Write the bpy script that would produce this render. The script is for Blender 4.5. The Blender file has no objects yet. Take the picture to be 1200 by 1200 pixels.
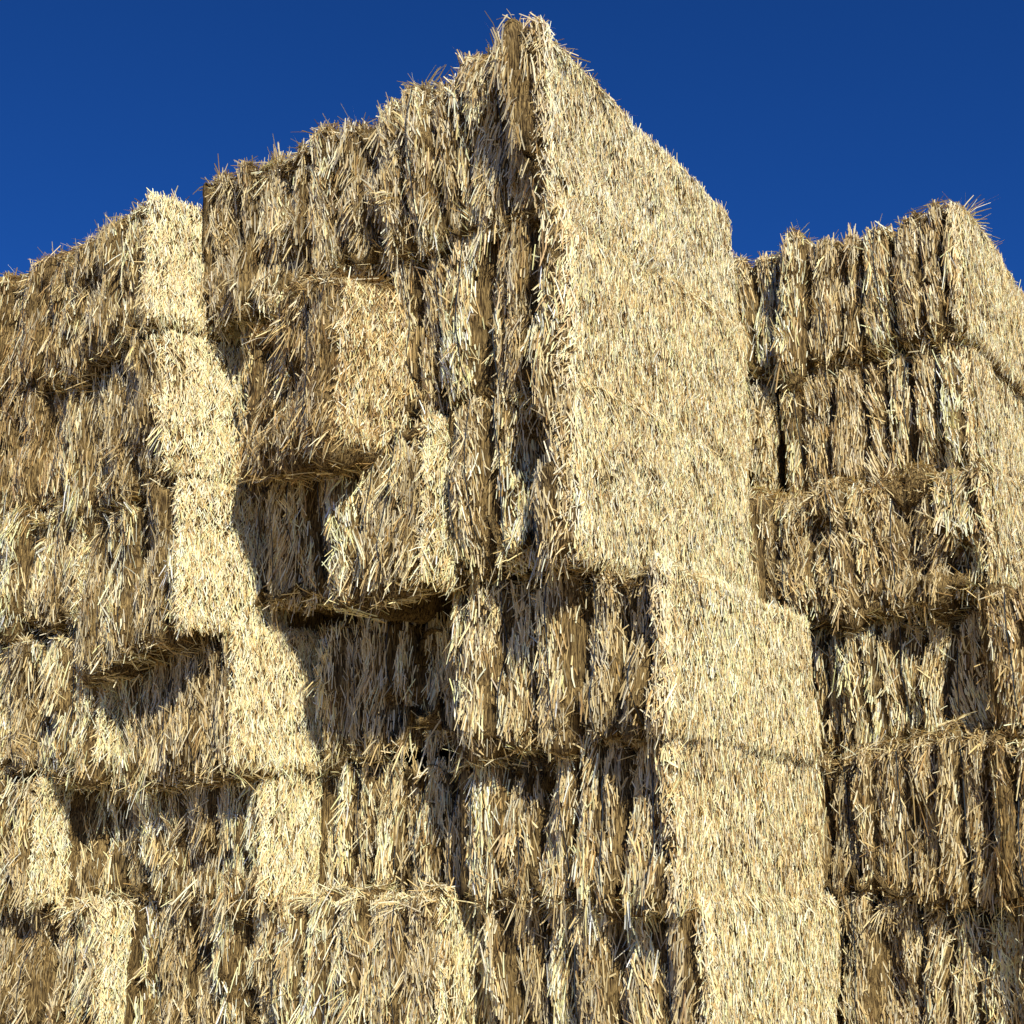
import bpy, math, numpy as np
from mathutils import Matrix, Vector
rng = np.random.default_rng(11)

# ---------------------------------------------------------------- frame of the stack
ANG = math.radians(-35.3)
BASE = Vector((0.2, 7.1, 0.0))
WALL = Matrix.Translation(BASE) @ Matrix.Rotation(ANG, 4, 'Z')

def H(ix, iy, iz, seed):
    h = (ix*73856093) ^ (iy*19349663) ^ (iz*83492791) ^ (seed*26544357)
    h = h & 0xffffffff
    h = ((h ^ (h >> 13)) * 1274126177) & 0xffffffff
    h = ((h ^ (h >> 16)) * 668265263) & 0xffffffff
    return (h & 0xffffff) / float(0xffffff)

def vnoise(P, f, seed):
    Q = P*f + 1000.0
    I = np.floor(Q).astype(np.int64); F = Q-I
    F = F*F*(3-2*F)
    r = 0
    for a in (0, 1):
        wx = F[:, 0] if a else 1-F[:, 0]
        for b in (0, 1):
            wy = F[:, 1] if b else 1-F[:, 1]
            for c in (0, 1):
                wz = F[:, 2] if c else 1-F[:, 2]
                r = r + wx*wy*wz*H(I[:, 0]+a, I[:, 1]+b, I[:, 2]+c, seed)
    return r*2-1

def norm(v):
    return v/np.maximum(np.linalg.norm(v, axis=1, keepdims=True), 1e-9)

# ---------------------------------------------------------------- materials
def mat_straw():
    m = bpy.data.materials.new("straw"); m.use_nodes = True
    nt = m.node_tree; b = nt.nodes["Principled BSDF"]
    a = nt.nodes.new("ShaderNodeAttribute"); a.attribute_name = "Col"
    nt.links.new(a.outputs["Color"], b.inputs["Base Color"])
    b.inputs["Roughness"].default_value = 0.42
    b.inputs["Specular IOR Level"].default_value = 0.35
    return m
def mat_body():
    m = bpy.data.materials.new("packed_straw"); m.use_nodes = True
    nt = m.node_tree; N = nt.nodes; L = nt.links; b = N["Principled BSDF"]
    tc = N.new("ShaderNodeTexCoord"); mp = N.new("ShaderNodeMapping")
    mp.inputs["Scale"].default_value = (80, 80, 7)
    L.new(tc.outputs["Object"], mp.inputs["Vector"])
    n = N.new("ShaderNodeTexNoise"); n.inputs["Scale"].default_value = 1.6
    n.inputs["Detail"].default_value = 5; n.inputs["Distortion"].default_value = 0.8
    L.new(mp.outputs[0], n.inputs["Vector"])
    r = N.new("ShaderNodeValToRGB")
    r.color_ramp.elements[0].position = 0.40; r.color_ramp.elements[0].color = (0.045, 0.025, 0.008, 1)  # dark brown base colour stands in for shade in the crevices between straws
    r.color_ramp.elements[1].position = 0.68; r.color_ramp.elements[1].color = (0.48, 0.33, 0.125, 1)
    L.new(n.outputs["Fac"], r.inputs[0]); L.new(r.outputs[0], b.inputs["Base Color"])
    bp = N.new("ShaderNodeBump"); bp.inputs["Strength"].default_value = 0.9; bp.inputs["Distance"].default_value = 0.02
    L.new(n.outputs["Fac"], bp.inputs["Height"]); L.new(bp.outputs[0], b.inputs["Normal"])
    b.inputs["Roughness"].default_value = 0.9; b.inputs["Specular IOR Level"].default_value = 0.2
    return m
def mat_twine():
    m = bpy.data.materials.new("twine"); m.use_nodes = True
    b = m.node_tree.nodes["Principled BSDF"]
    b.inputs["Base Color"].default_value = (0.03, 0.04, 0.045, 1); b.inputs["Roughness"].default_value = 0.6
    return m
M_STRAW, M_BODY, M_TWINE = mat_straw(), mat_body(), mat_twine()

PAL = np.array([[.95, .86, .56], [.94, .77, .39], [.84, .62, .26], [.50, .31, .105], [.82, .74, .52], [.21, .12, .04]])

def colours(n, tone, w):
    w = np.array(w, float); w /= w.sum()
    i = rng.choice(len(PAL), n, p=w); j = rng.choice(len(PAL), n, p=w)
    t = rng.random((n, 1))*.4
    c = PAL[i]*(1-t)+PAL[j]*t
    tn = tone.reshape(-1, 1)
    return np.clip(c*np.concatenate([tn**.92, tn, tn**1.12], 1), 0, .95)

class Geo:
    def __init__(s):
        s.v = []; s.f = []; s.c = []; s.m = []; s.n = 0
    def add(s, v, f, c, m):
        s.v.append(v.astype(np.float32)); s.f.append(f+s.n); s.c.append(c.astype(np.float32))
        s.m.append(np.full(len(f), m, np.int32)); s.n += len(v)
    def straws(s, root, d, ln, wd, out, col, droop=.08, roll=.42):
        n = len(root)
        if n == 0: return
        ln = ln.reshape(-1, 1); wd = wd.reshape(-1, 1)
        m = norm(out + rng.normal(0, roll, (n, 3)))
        sd = norm(np.cross(d, m))*wd*.5
        bend = rng.normal(0, .07, (n, 3))*ln
        bend[:, 2] -= (droop*ln[:, 0])
        mid = root+d*ln*.5+bend*.15
        tip = root+d*ln+bend
        V = np.stack([root-sd, root+sd, mid-sd*1.05, mid+sd*1.05, tip-sd*.7, tip+sd*.7], 1).reshape(-1, 3)
        b = (np.arange(n)*6).reshape(-1, 1)
        F = np.concatenate([b+np.array([[0, 1, 3, 2]]), b+np.array([[2, 3, 5, 4]])], 0)
        s.add(V, F, np.repeat(col, 6, 0), 0)
    def build(s, name, mats, mw):
        V = np.concatenate(s.v); F = np.concatenate(s.f).astype(np.int32); C = np.concatenate(s.c); M = np.concatenate(s.m)
        me = bpy.data.meshes.new(name)
        me.vertices.add(len(V)); me.vertices.foreach_set("co", V.ravel())
        me.loops.add(len(F)*4); me.loops.foreach_set("vertex_index", F.ravel())
        me.polygons.add(len(F)); me.polygons.foreach_set("loop_start", np.arange(len(F), dtype=np.int32)*4)
        me.polygons.foreach_set("material_index", M)
        me.update(calc_edges=True)
        a = me.color_attributes.new("Col", 'FLOAT_COLOR', 'POINT')
        a.data.foreach_set("color", np.concatenate([C, np.ones((len(C), 1), np.float32)], 1).ravel())
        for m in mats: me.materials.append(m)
        me.validate()
        o = bpy.data.objects.new(name, me); bpy.context.scene.collection.objects.link(o)
        o.matrix_world = mw
        return o

TOTAL = 0
def bale(x1, L, y0, W, z0, Hh, tilt=0, pitch=0, yaw=0, right=0, left=0, top=0, rib=.12, slab=0, tone=1.0,
         pal=(5, 6, 4, 2, 1.8, 1), dens=1.0, wild=1.0, strings=True, lump=1.1, sag=0, under=.15, hang=.9, ends=.11):
    """x1 = right end (wall frame), L length to the left, y0 front, W depth, z0 bottom."""
    global TOTAL
    seed = int(rng.integers(1, 1 << 20))
    dims = np.array([L, W, Hh]); r = .06
    b = [0.0]
    while b[-1] < L+.3: b.append(b[-1]+rng.uniform(.07, .30))
    b = np.array(b); nf = len(b)
    fo = rng.normal(0, .038, nf); fd = rng.uniform(.4, 1.8, nf); ft = rng.uniform(.75, 1.15, nf)
    fang = rng.normal(0, .12, nf)
    shear = rng.uniform(-.11, .11)
    def flake(P):
        wob = vnoise(P, 3.0, seed+5)*.035+vnoise(P, 9.0, seed+6)*.014
        xe = np.clip(P[:, 0]+shear*(P[:, 2]-Hh/2)+wob+.1, 0, L+.25)
        i = np.clip(np.searchsorted(b, xe)-1, 0, nf-2)
        t = (xe-b[i])/(b[i+1]-b[i])
        return i, -np.abs(2*t-1)**4.0
    def surf(P):
        q = np.clip(P, r, dims-r); d = P-q
        n = norm(d); S = q+n*r
        i, prof = flake(P)
        side = 1-np.abs(n[:, 0])
        dd = side*(fo[i]+rib*fd[i]*prof)
        k = .42+.58*side
        dd = dd + lump*k*(vnoise(P, 1.7, seed)*.065+vnoise(P, 4.5, seed+1)*.042) + vnoise(P, 12, seed+2)*.025*k + vnoise(P, 30, seed+3)*.010
        hol = np.clip(vnoise(P, 3.4, seed+21)-.42, 0, 1)*side
        dd = dd - hol*.27*wild
        fr = np.clip(-n[:, 1], 0, 1)
        dd = dd - fr*under*np.exp(-P[:, 2]/.06) - fr*under*.35*np.exp(-(Hh-P[:, 2])/.04)
        dd = dd - fr*ends*np.exp(-P[:, 0]/.07)
        if slab > 0:
            e = np.clip((P[:, 0]-(L-.13-.05*np.sin(P[:, 2]*5+seed)))/.03, 0, 1)
            dd = dd + e*slab*fr
        else:
            dd = dd - fr*ends*.5*np.exp(-(L-P[:, 0])/.05)
        S = S+n*dd[:, None]
        if sag: S[:, 2] -= sag*(np.clip(P[:, 1], 0, W)/W)**1.7*(P[:, 2]/Hh)
        return S, n, prof
    g = Geo()
    res = .03
    for ax in range(3):
        a1, a2 = [(1, 2), (0, 2), (0, 1)][ax]
        n1 = max(3, int(dims[a1]/res)); n2 = max(3, int(dims[a2]/res))
        A, B = np.meshgrid(np.linspace(0, dims[a1], n1+1), np.linspace(0, dims[a2], n2+1), indexing='ij')
        for side in (0, 1):
            P = np.zeros((A.size, 3)); P[:, a1] = A.ravel(); P[:, a2] = B.ravel(); P[:, ax] = dims[ax]*side
            S, n, pr = surf(P)
            id = np.arange(A.size).reshape(n1+1, n2+1)
            F = np.stack([id[:-1, :-1], id[1:, :-1], id[1:, 1:], id[:-1, 1:]], -1).reshape(-1, 4)
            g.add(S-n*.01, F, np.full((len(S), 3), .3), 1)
    def pts(face, N, ylim=None):
        P = rng.random((N, 3))*dims
        if face == 'F': P[:, 1] = 0
        elif face == 'R': P[:, 0] = L
        elif face == 'L': P[:, 0] = 0
        elif face == 'T': P[:, 2] = Hh
        elif face == 'B': P[:, 2] = 0
        if ylim: P[:, 1] = rng.random(N)*ylim
        return P
    def keep(face, P):
        if face in 'RL':
            return P[rng.random(len(P)) < np.clip(.85+.6*vnoise(P, 9, seed+31), .35, 1)]
        i, pr = flake(P)
        q = np.clip(-pr*1.2-.05, 0, .93)
        q = np.maximum(q, np.clip(vnoise(P, 7, seed+30)*1.2-.35, 0, .8))
        return P[rng.random(len(P)) > q]
    def weather(P):
        return 1+.15*vnoise(P, 2.2, seed+11)+.14*vnoise(P, 7, seed+13)
    def layer(face, area, rate, ylim=None, ln=(.05, .16), out=(.05, .09), spread=.4, axis=.12, wd=(.004, .009), tn=1.0, up=.5):
        P = keep(face, pts(face, int(area*rate*dens), ylim)); N = len(P); S, n, pr = surf(P)
        fi, _ = flake(P)
        ang = rng.normal(0, spread, N) + vnoise(P, 2.5, seed+9)*.35*wild
        sg = np.where(rng.random(N) < up, 1., -1.)
        lean = (fang[fi] if face in 'FTB' else 0)
        dx = lean*sg + rng.normal(0, axis, N)*wild+vnoise(P, 5, seed+12)*.22*wild*sg
        if face in 'FTB':
            x = rng.random(N) < .11*wild; dx = np.where(x, rng.normal(0, .9, N), dx)
        d = np.stack([dx, np.sin(ang), np.cos(ang)*sg], 1)
        d = d-n*np.sum(d*n, 1, keepdims=True)*.9
        d = norm(norm(d)+n*rng.normal(out[0], out[1], (N, 1)))
        l = rng.uniform(ln[0], ln[1], N)*(.6+.8*rng.random(N))
        tt = (tn*tone*(.78+.46*rng.random(N)))
        if face in 'FTB': tt = tt*ft[fi]*weather(P)
        else: tt = tt*(.6+.4*weather(P))
        g.straws(S-d*l[:, None]*.4+n*.006, d, l, rng.uniform(wd[0], wd[1], N), n, colours(N, tt, pal), droop=.02)
    def tufts(face, area, rate, per, ylim=None, tilt_mu=.24, tilt_sd=.28, ln=(.08, .22), axis=.17, upp=.25):
        P = keep(face, pts(face, int(area*rate*dens), ylim)); T = len(P)
        if T < 1: return
        fi, _ = flake(P)
        ta = np.clip(rng.normal(tilt_mu, tilt_sd, T), -.05, 1.2)
        sg = np.where(rng.random(T) < upp, 1., -1.)
        tx = rng.normal(0, axis, T)*wild
        tl = rng.uniform(ln[0], ln[1], T); tt = (.80+.45*rng.random(T))*ft[fi]*weather(P)
        N = T*per; I = np.repeat(np.arange(T), per)
        off = rng.normal(0, 1, (N, 3))*np.array([.020, .03, .03])
        Q = np.clip(P[I]+off, 0, dims)
        ax = {'F': 1, 'R': 0, 'L': 0, 'T': 2, 'B': 2}[face]; Q[:, ax] = P[I][:, ax]
        S, n, pr = surf(Q)
        a = ta[I]+rng.normal(0, .11, N)
        base = np.stack([tx[I]+rng.normal(0, .12, N), rng.normal(0, .1, N), sg[I]], 1)
        base = norm(base-n*np.sum(base*n, 1, keepdims=True))
        d = norm(base*np.cos(a)[:, None]+n*np.sin(a)[:, None])
        l = tl[I]*(.5+.65*rng.random(N))
        g.straws(S-n*.01, d, l, rng.uniform(.0045, .0095, N), n, colours(N, tone*tt[I]*(.8+.4*rng.random(N)), pal), droop=.14)
    fa = L*Hh
    layer('F', fa, 2800, ln=(.04, .14))
    tufts('F', fa, 60*hang, 12)
    if right:
        ar = min(right, W)*Hh
        layer('R', ar, 6600, ylim=min(right, W), ln=(.03, .11), out=(.03, .075), spread=.36, tn=1.1, wd=(.0034, .0068))
        tufts('R', ar, 7, 7, ylim=min(right, W), tilt_mu=.14, tilt_sd=.12, ln=(.06, .14), upp=.4)
    if left:
        al = min(left, W)*Hh
        layer('L', al, 2200, ylim=min(left, W)); tufts('L', al, 20, 12, ylim=min(left, W))
    if top:
        layer('T', L*top, 2200, ylim=top, spread=.6, axis=.5, out=(.1, .15)); tufts('T', L*top, 30, 10, ylim=top, tilt_mu=.4, axis=.5)
    layer('B', L*.35, 1500, ylim=.35, out=(.08, .1), spread=.6)
    def edge(P, outv, N, ln, sp=.4):
        S, n, pr = surf(P)
        d = norm(outv+rng.normal(0, sp, (N, 3)))
        g.straws(S-d*.03, d, rng.uniform(ln[0], ln[1], N)*rng.random(N)**.5, rng.uniform(.0035, .007, N), n,
                 colours(N, tone*(.7+.5*rng.random(N)), pal), droop=.2)
    N = int(L*230*dens); P = rng.random((N, 3))*dims; P[:, 1] = 0; P[:, 2] = Hh-.03*rng.random(N)
    edge(P, np.array([0, -1, .15]), N, (.05, .13))
    N = int(L*120*dens*hang)
    P = rng.random((N, 3))*dims; P[:, 1] = 0; P[:, 2] = .05*rng.random(N)
    edge(P, np.array([0, -.6, -.9]), N, (.05, .17))
    if top:
        N = int(L*260*dens)
        P = rng.random((N, 3))*dims; P[:, 1] = .15*rng.random(N); P[:, 2] = Hh
        edge(P, np.array([.1, -.3, 1.0]), N, (.03, .12))
        N = int(L*14*dens)
        P = rng.random((N, 3))*dims; P[:, 1] = .1*rng.random(N); P[:, 2] = Hh
        edge(P, np.array([-.3, -.3, .9]), N, (.12, .24), .6)
    if right:
        rr = min(right, W)
        N = int(rr*200*dens)
        P = rng.random((N, 3))*dims; P[:, 0] = L; P[:, 2] = Hh; P[:, 1] = rr*rng.random(N)
        edge(P, np.array([.4, 0, -.3 if not top else .8]), N, (.03, .08))
        N = int(Hh*260*dens)
        P = rng.random((N, 3))*dims; P[:, 0] = L-.04*rng.random(N); P[:, 1] = 0
        edge(P, np.array([.05, -.7, -.7]), N, (.04, .12))
    if strings and dens > .6:
        for k in range(5):
            xs = L*(k+.6)/5.2+rng.uniform(-.04, .04)
            zs = np.linspace(.02, Hh-.02, 26)
            P = np.stack([np.full(26, xs), np.zeros(26), zs], 1)
            S, n, pr = surf(P); S = S-np.array([0, .04, 0]); S[:, 1] = np.convolve(np.pad(S[:, 1], 3, mode='edge'), np.ones(7)/7, 'valid')
            w = np.array([.0038, 0, 0])
            V = np.concatenate([S-w, S+w]); i = np.arange(25)
            g.add(V, np.stack([i, i+26, i+27, i+1], 1), np.zeros((52, 3)), 2)
    mw = WALL @ Matrix.Translation((x1, y0, z0)) @ Matrix.Rotation(tilt, 4, 'Y') @ Matrix.Rotation(pitch, 4, 'X') @ Matrix.Rotation(yaw, 4, 'Z') @ Matrix.Translation((-L, 0, 0))
    TOTAL += g.n
    return g.build("straw_bale", [M_STRAW, M_BODY, M_TWINE], mw)

rad = math.radians
GREY = (5, 4.5, 3.5, 2.5, 3.5, 1.5); DARK = (2, 3, 4, 4.5, 1.2, 3.2); GOLD = (6, 6, 4, 1.5, .8, .6); BROWN = (4, 5, 4, 2.8, 1.5, 1.7)
# ---- upper three courses (overhanging) : s -> x = -s
# row 1
bale(.10, 2.78, -.17, 2.40, 5.26, 1.06, pitch=rad(3), right=2.4, top=1.0, slab=.16, pal=GREY, rib=.15, sag=.24, hang=1.6, lump=1.2, wild=1.2)
bale(-2.74, 1.30, -.54, 2.3, 5.20, .98, tilt=rad(-5), yaw=rad(-14), right=.8, top=1.0, left=.5)
bale(-3.95, 1.5, -.22, 2.4, 5.20, .98, tilt=rad(2), yaw=rad(-3), right=.3, top=1.0, pal=DARK, rib=.14, left=.3)
bale(-5.4, 3.2, -.34, 2.4, 5.15, 1.12, tilt=rad(-1), top=1.0, dens=.8, pal=BROWN, right=.3)
# row 2
bale(.12, 1.28, -.0, 2.33, 4.28, 1.04, pitch=rad(2), right=2.45, slab=.16, pal=BROWN)
bale(-1.16, 1.10, -.44, 2.2, 4.10, 1.02, yaw=rad(-13), tilt=rad(2), right=.7, top=.5, left=.5, pal=DARK, lump=1.9, hang=1.4, wild=1.5)
bale(-2.2, .42, .10, 2.2, 4.3, 1.0, strings=False)
bale(-2.62, 1.35, -.40, 2.2, 4.2, 1.0, tilt=rad(-6), yaw=rad(-14), right=.8)
bale(-3.85, 2.0, -.10, 2.3, 4.3, .94, right=.2, rib=.14, yaw=rad(-3), pal=DARK)
bale(-5.8, 2.8, -.22, 2.4, 4.25, .95, dens=.7, right=.2)
# row 3
bale(.13, .85, .0, 2.22, 3.32, 1.02, pitch=rad(1.5), right=2.4, slab=.16)
bale(-.72, .82, -.15, 2.3, 3.30, 1.0, right=.25, wild=1.5, hang=1.9, yaw=rad(-4), tone=1.06)
bale(-1.50, 1.0, .12, 2.2, 3.34, .98, pal=BROWN, wild=1.2)
bale(-2.47, 1.38, -.34, 2.2, 3.2, 1.0, tilt=rad(-6), yaw=rad(-12), right=.8)
bale(-3.75, 1.9, -.12, 2.3, 3.4, .88, right=.3, top=.2, wild=1.4, tilt=rad(2), tone=1.06)
bale(-5.6, 2.8, -.25, 2.4, 3.4, .90, dens=.7, right=.2)
# row 4
bale(.50, 1.38, .26, 1.95, 2.42, .93, right=1.98, slab=.16, hang=.5, top=.3)
bale(-.90, 1.28, .54, 1.8, 2.46, .88, tone=1.06)
bale(-2.24, 1.45, -.04, 2.1, 2.38, .9, tilt=rad(-4), yaw=rad(-9), right=.9, left=.3)
bale(-3.62, 1.9, .06, 2.2, 2.46, .9, right=.3, wild=1.5, lump=1.5, tone=1.05)
bale(-5.5, 2.8, .0, 2.4, 2.46, .92, dens=.7, right=.2)
# row 5
bale(.45, 1.42, .42, 1.85, 1.57, .91, right=1.95, slab=.12, top=.3, hang=.6, pal=BROWN)
bale(-.97, 1.25, .62, 1.7, 1.6, .87, tone=1.05)
bale(-2.25, 1.95, .26, 2.1, 1.58, .88, right=.7, wild=1.5, yaw=rad(-5), hang=1.3, tone=1.05)
bale(-4.15, 2.4, .02, 2.1, 1.58, .88, right=.3, wild=1.5, lump=1.6, tone=1.05)
bale(-6.55, 2.0, .0, 2.1, 1.58, .9, dens=.5)
# row 6
bale(.50, 1.49, .62, 1.68, .78, .86, right=1.9, slab=.10, hang=1.1)
bale(-1.0, 2.6, .40, 1.9, .78, .87, right=.45, wild=1.5, top=.4, yaw=rad(-2), lump=1.5, tone=1.05)
bale(-3.6, 2.4, .22, 2.1, .76, .85, wild=1.6, right=.2, top=.2, hang=1.2, lump=1.5, tone=1.05)
bale(-6.0, 2.4, .2, 2.1, .76, .85, dens=.5)
# row 7 on the ground
bale(.5, 2.3, .62, 1.7, 0, .8, right=1.9, dens=.5)
bale(-1.8, 2.4, .45, 2.1, 0, .8, dens=.5)
bale(-4.2, 2.4, .3, 2.1, 0, .8, dens=.5)
bale(-6.6, 2.0, .3, 2.1, 0, .8, dens=.4)
# ---- second stack on the right (face y = 2.79, corner x = 1.40)
bale(1.46, 1.95, 2.74, 2.4, 5.20, 1.0, right=2.4, top=.8, rib=.14, hang=.4, under=.2, sag=.2, pal=BROWN, wild=.8)
bale(1.40, 1.35, 2.86, 2.4, 4.26, .96, right=2.4, rib=.13, top=.25, hang=.4, under=.2, pal=BROWN, wild=.8)
bale(.02, .9, 2.80, 2.4, 4.2, .98, right=.1, strings=False, hang=.5)
bale(1.54, 2.0, 2.62, 2.4, 3.40, .90, right=2.4, wild=1.9, top=.35, rib=.06, hang=.4, under=.2, pal=BROWN)
bale(1.42, 2.0, 2.86, 2.4, 2.54, .90, right=1.0, rib=.13, hang=.4, under=.2, top=.25, wild=.9)
bale(2.75, 1.33, 2.60, 2.4, 2.54, .90, right=2.4, left=.3, rib=.12, pal=DARK, hang=.4, under=.2)
bale(1.42, 2.0, 2.68, 2.4, 1.58, 1.0, right=.2, rib=.13, hang=.5, under=.2, top=.35, pal=BROWN, wild=1.1)
bale(2.80, 1.4, 2.52, 2.4, 1.58, .98, right=2.4, left=.3, rib=.12, pal=DARK, hang=.5, under=.2, top=.3, wild=1.1)
bale(1.42, 2.0, 2.80, 2.4, .76, .88, right=.2, wild=1.3, top=.2, hang=.6)
bale(2.85, 1.4, 2.62, 2.4, .76, .88, right=2.4, left=.2, top=.2)
bale(1.42, 2.0, 2.75, 2.4, 0, .8, dens=.4)
bale(2.85, 1.4, 2.65, 2.4, 0, .8, right=2.4, dens=.4)
print("verts", TOTAL)

# ---------------------------------------------------------------- ground
me = bpy.data.meshes.new("ground"); S = 900
me.from_pydata([(-S, -S, 0), (S, -S, 0), (S, S, 0), (-S, S, 0)], [], [(0, 1, 2, 3)])
gr = bpy.data.objects.new("ground", me); bpy.context.scene.collection.objects.link(gr)
m = bpy.data.materials.new("stubble_soil"); m.use_nodes = True; nt = m.node_tree
n = nt.nodes.new("ShaderNodeTexNoise"); n.inputs["Scale"].default_value = 3; n.inputs["Detail"].default_value = 10
tc = nt.nodes.new("ShaderNodeTexCoord"); nt.links.new(tc.outputs["Object"], n.inputs["Vector"])
r = nt.nodes.new("ShaderNodeValToRGB"); r.color_ramp.elements[0].color = (.16, .11, .06, 1); r.color_ramp.elements[1].color = (.46, .35, .18, 1)
r.color_ramp.elements[0].position = .35; r.color_ramp.elements[1].position = .65
nt.links.new(n.outputs["Fac"], r.inputs[0]); nt.links.new(r.outputs[0], nt.nodes["Principled BSDF"].inputs["Base Color"])
nt.nodes["Principled BSDF"].inputs["Roughness"].default_value = .95
me.materials.append(m)
g = Geo(); N = 15000
root = np.stack([rng.uniform(-9, 4, N), rng.uniform(-2.5, .9, N)**1, rng.uniform(.005, .03, N)], 1)
a = rng.uniform(0, 6.28, N); d = norm(np.stack([np.cos(a), np.sin(a), rng.normal(.03, .1, N)], 1))
g.straws(root, d, rng.uniform(.06, .25, N), rng.uniform(.003, .006, N), np.tile([0, 0, 1.], (N, 1)), colours(N, np.ones(N), GOLD), droop=.02)
g.build("loose_straw", [M_STRAW], WALL)

# ---------------------------------------------------------------- light, sky
al = rad(39)
nR = Vector((.816, -.578)); nL = Vector((-.578, -.816))
sh = nR*math.cos(al)+nL*math.sin(al); el = rad(35)
sdir = Vector((sh.x*math.cos(el), sh.y*math.cos(el), math.sin(el)))
ld = bpy.data.lights.new("sun", 'SUN'); ld.energy = 5.0; ld.angle = rad(.5); ld.color = (1, .95, .84)
lo = bpy.data.objects.new("sun", ld); bpy.context.scene.collection.objects.link(lo)
lo.rotation_euler = sdir.to_track_quat('Z', 'Y').to_euler()
w = bpy.data.worlds.new("World"); bpy.context.scene.world = w; w.use_nodes = True; nt = w.node_tree
sk = nt.nodes.new("ShaderNodeTexSky"); sk.sky_type = 'NISHITA'; sk.sun_disc = False
sk.sun_elevation = el; sk.sun_rotation = math.atan2(sh.x, sh.y)
sk.altitude = 1500; sk.air_density = .8; sk.dust_density = .1; sk.ozone_density = 3.0
gm = nt.nodes.new("ShaderNodeMix"); gm.data_type = 'RGBA'; gm.blend_type = 'MULTIPLY'; gm.inputs[0].default_value = 1
gm.inputs[7].default_value = (.2, .76, 1.7, 1)
nt.links.new(sk.outputs[0], gm.inputs[6]); nt.links.new(gm.outputs[2], nt.nodes["Background"].inputs[0])
nt.nodes["Background"].inputs[1].default_value = .064

# ---------------------------------------------------------------- camera
cd = bpy.data.cameras.new("camera"); cd.sensor_width = 36; cd.lens = 49.2; cd.clip_end = 3000
co = bpy.data.objects.new("camera", cd); bpy.context.scene.collection.objects.link(co)
co.location = (0, 0, 1.6); co.rotation_euler = (rad(90+15.7), 0, 0)
bpy.context.scene.camera = co
sc = bpy.context.scene
sc.view_settings.view_transform = 'Standard'; sc.view_settings.look = 'None'; sc.view_settings.exposure = 0
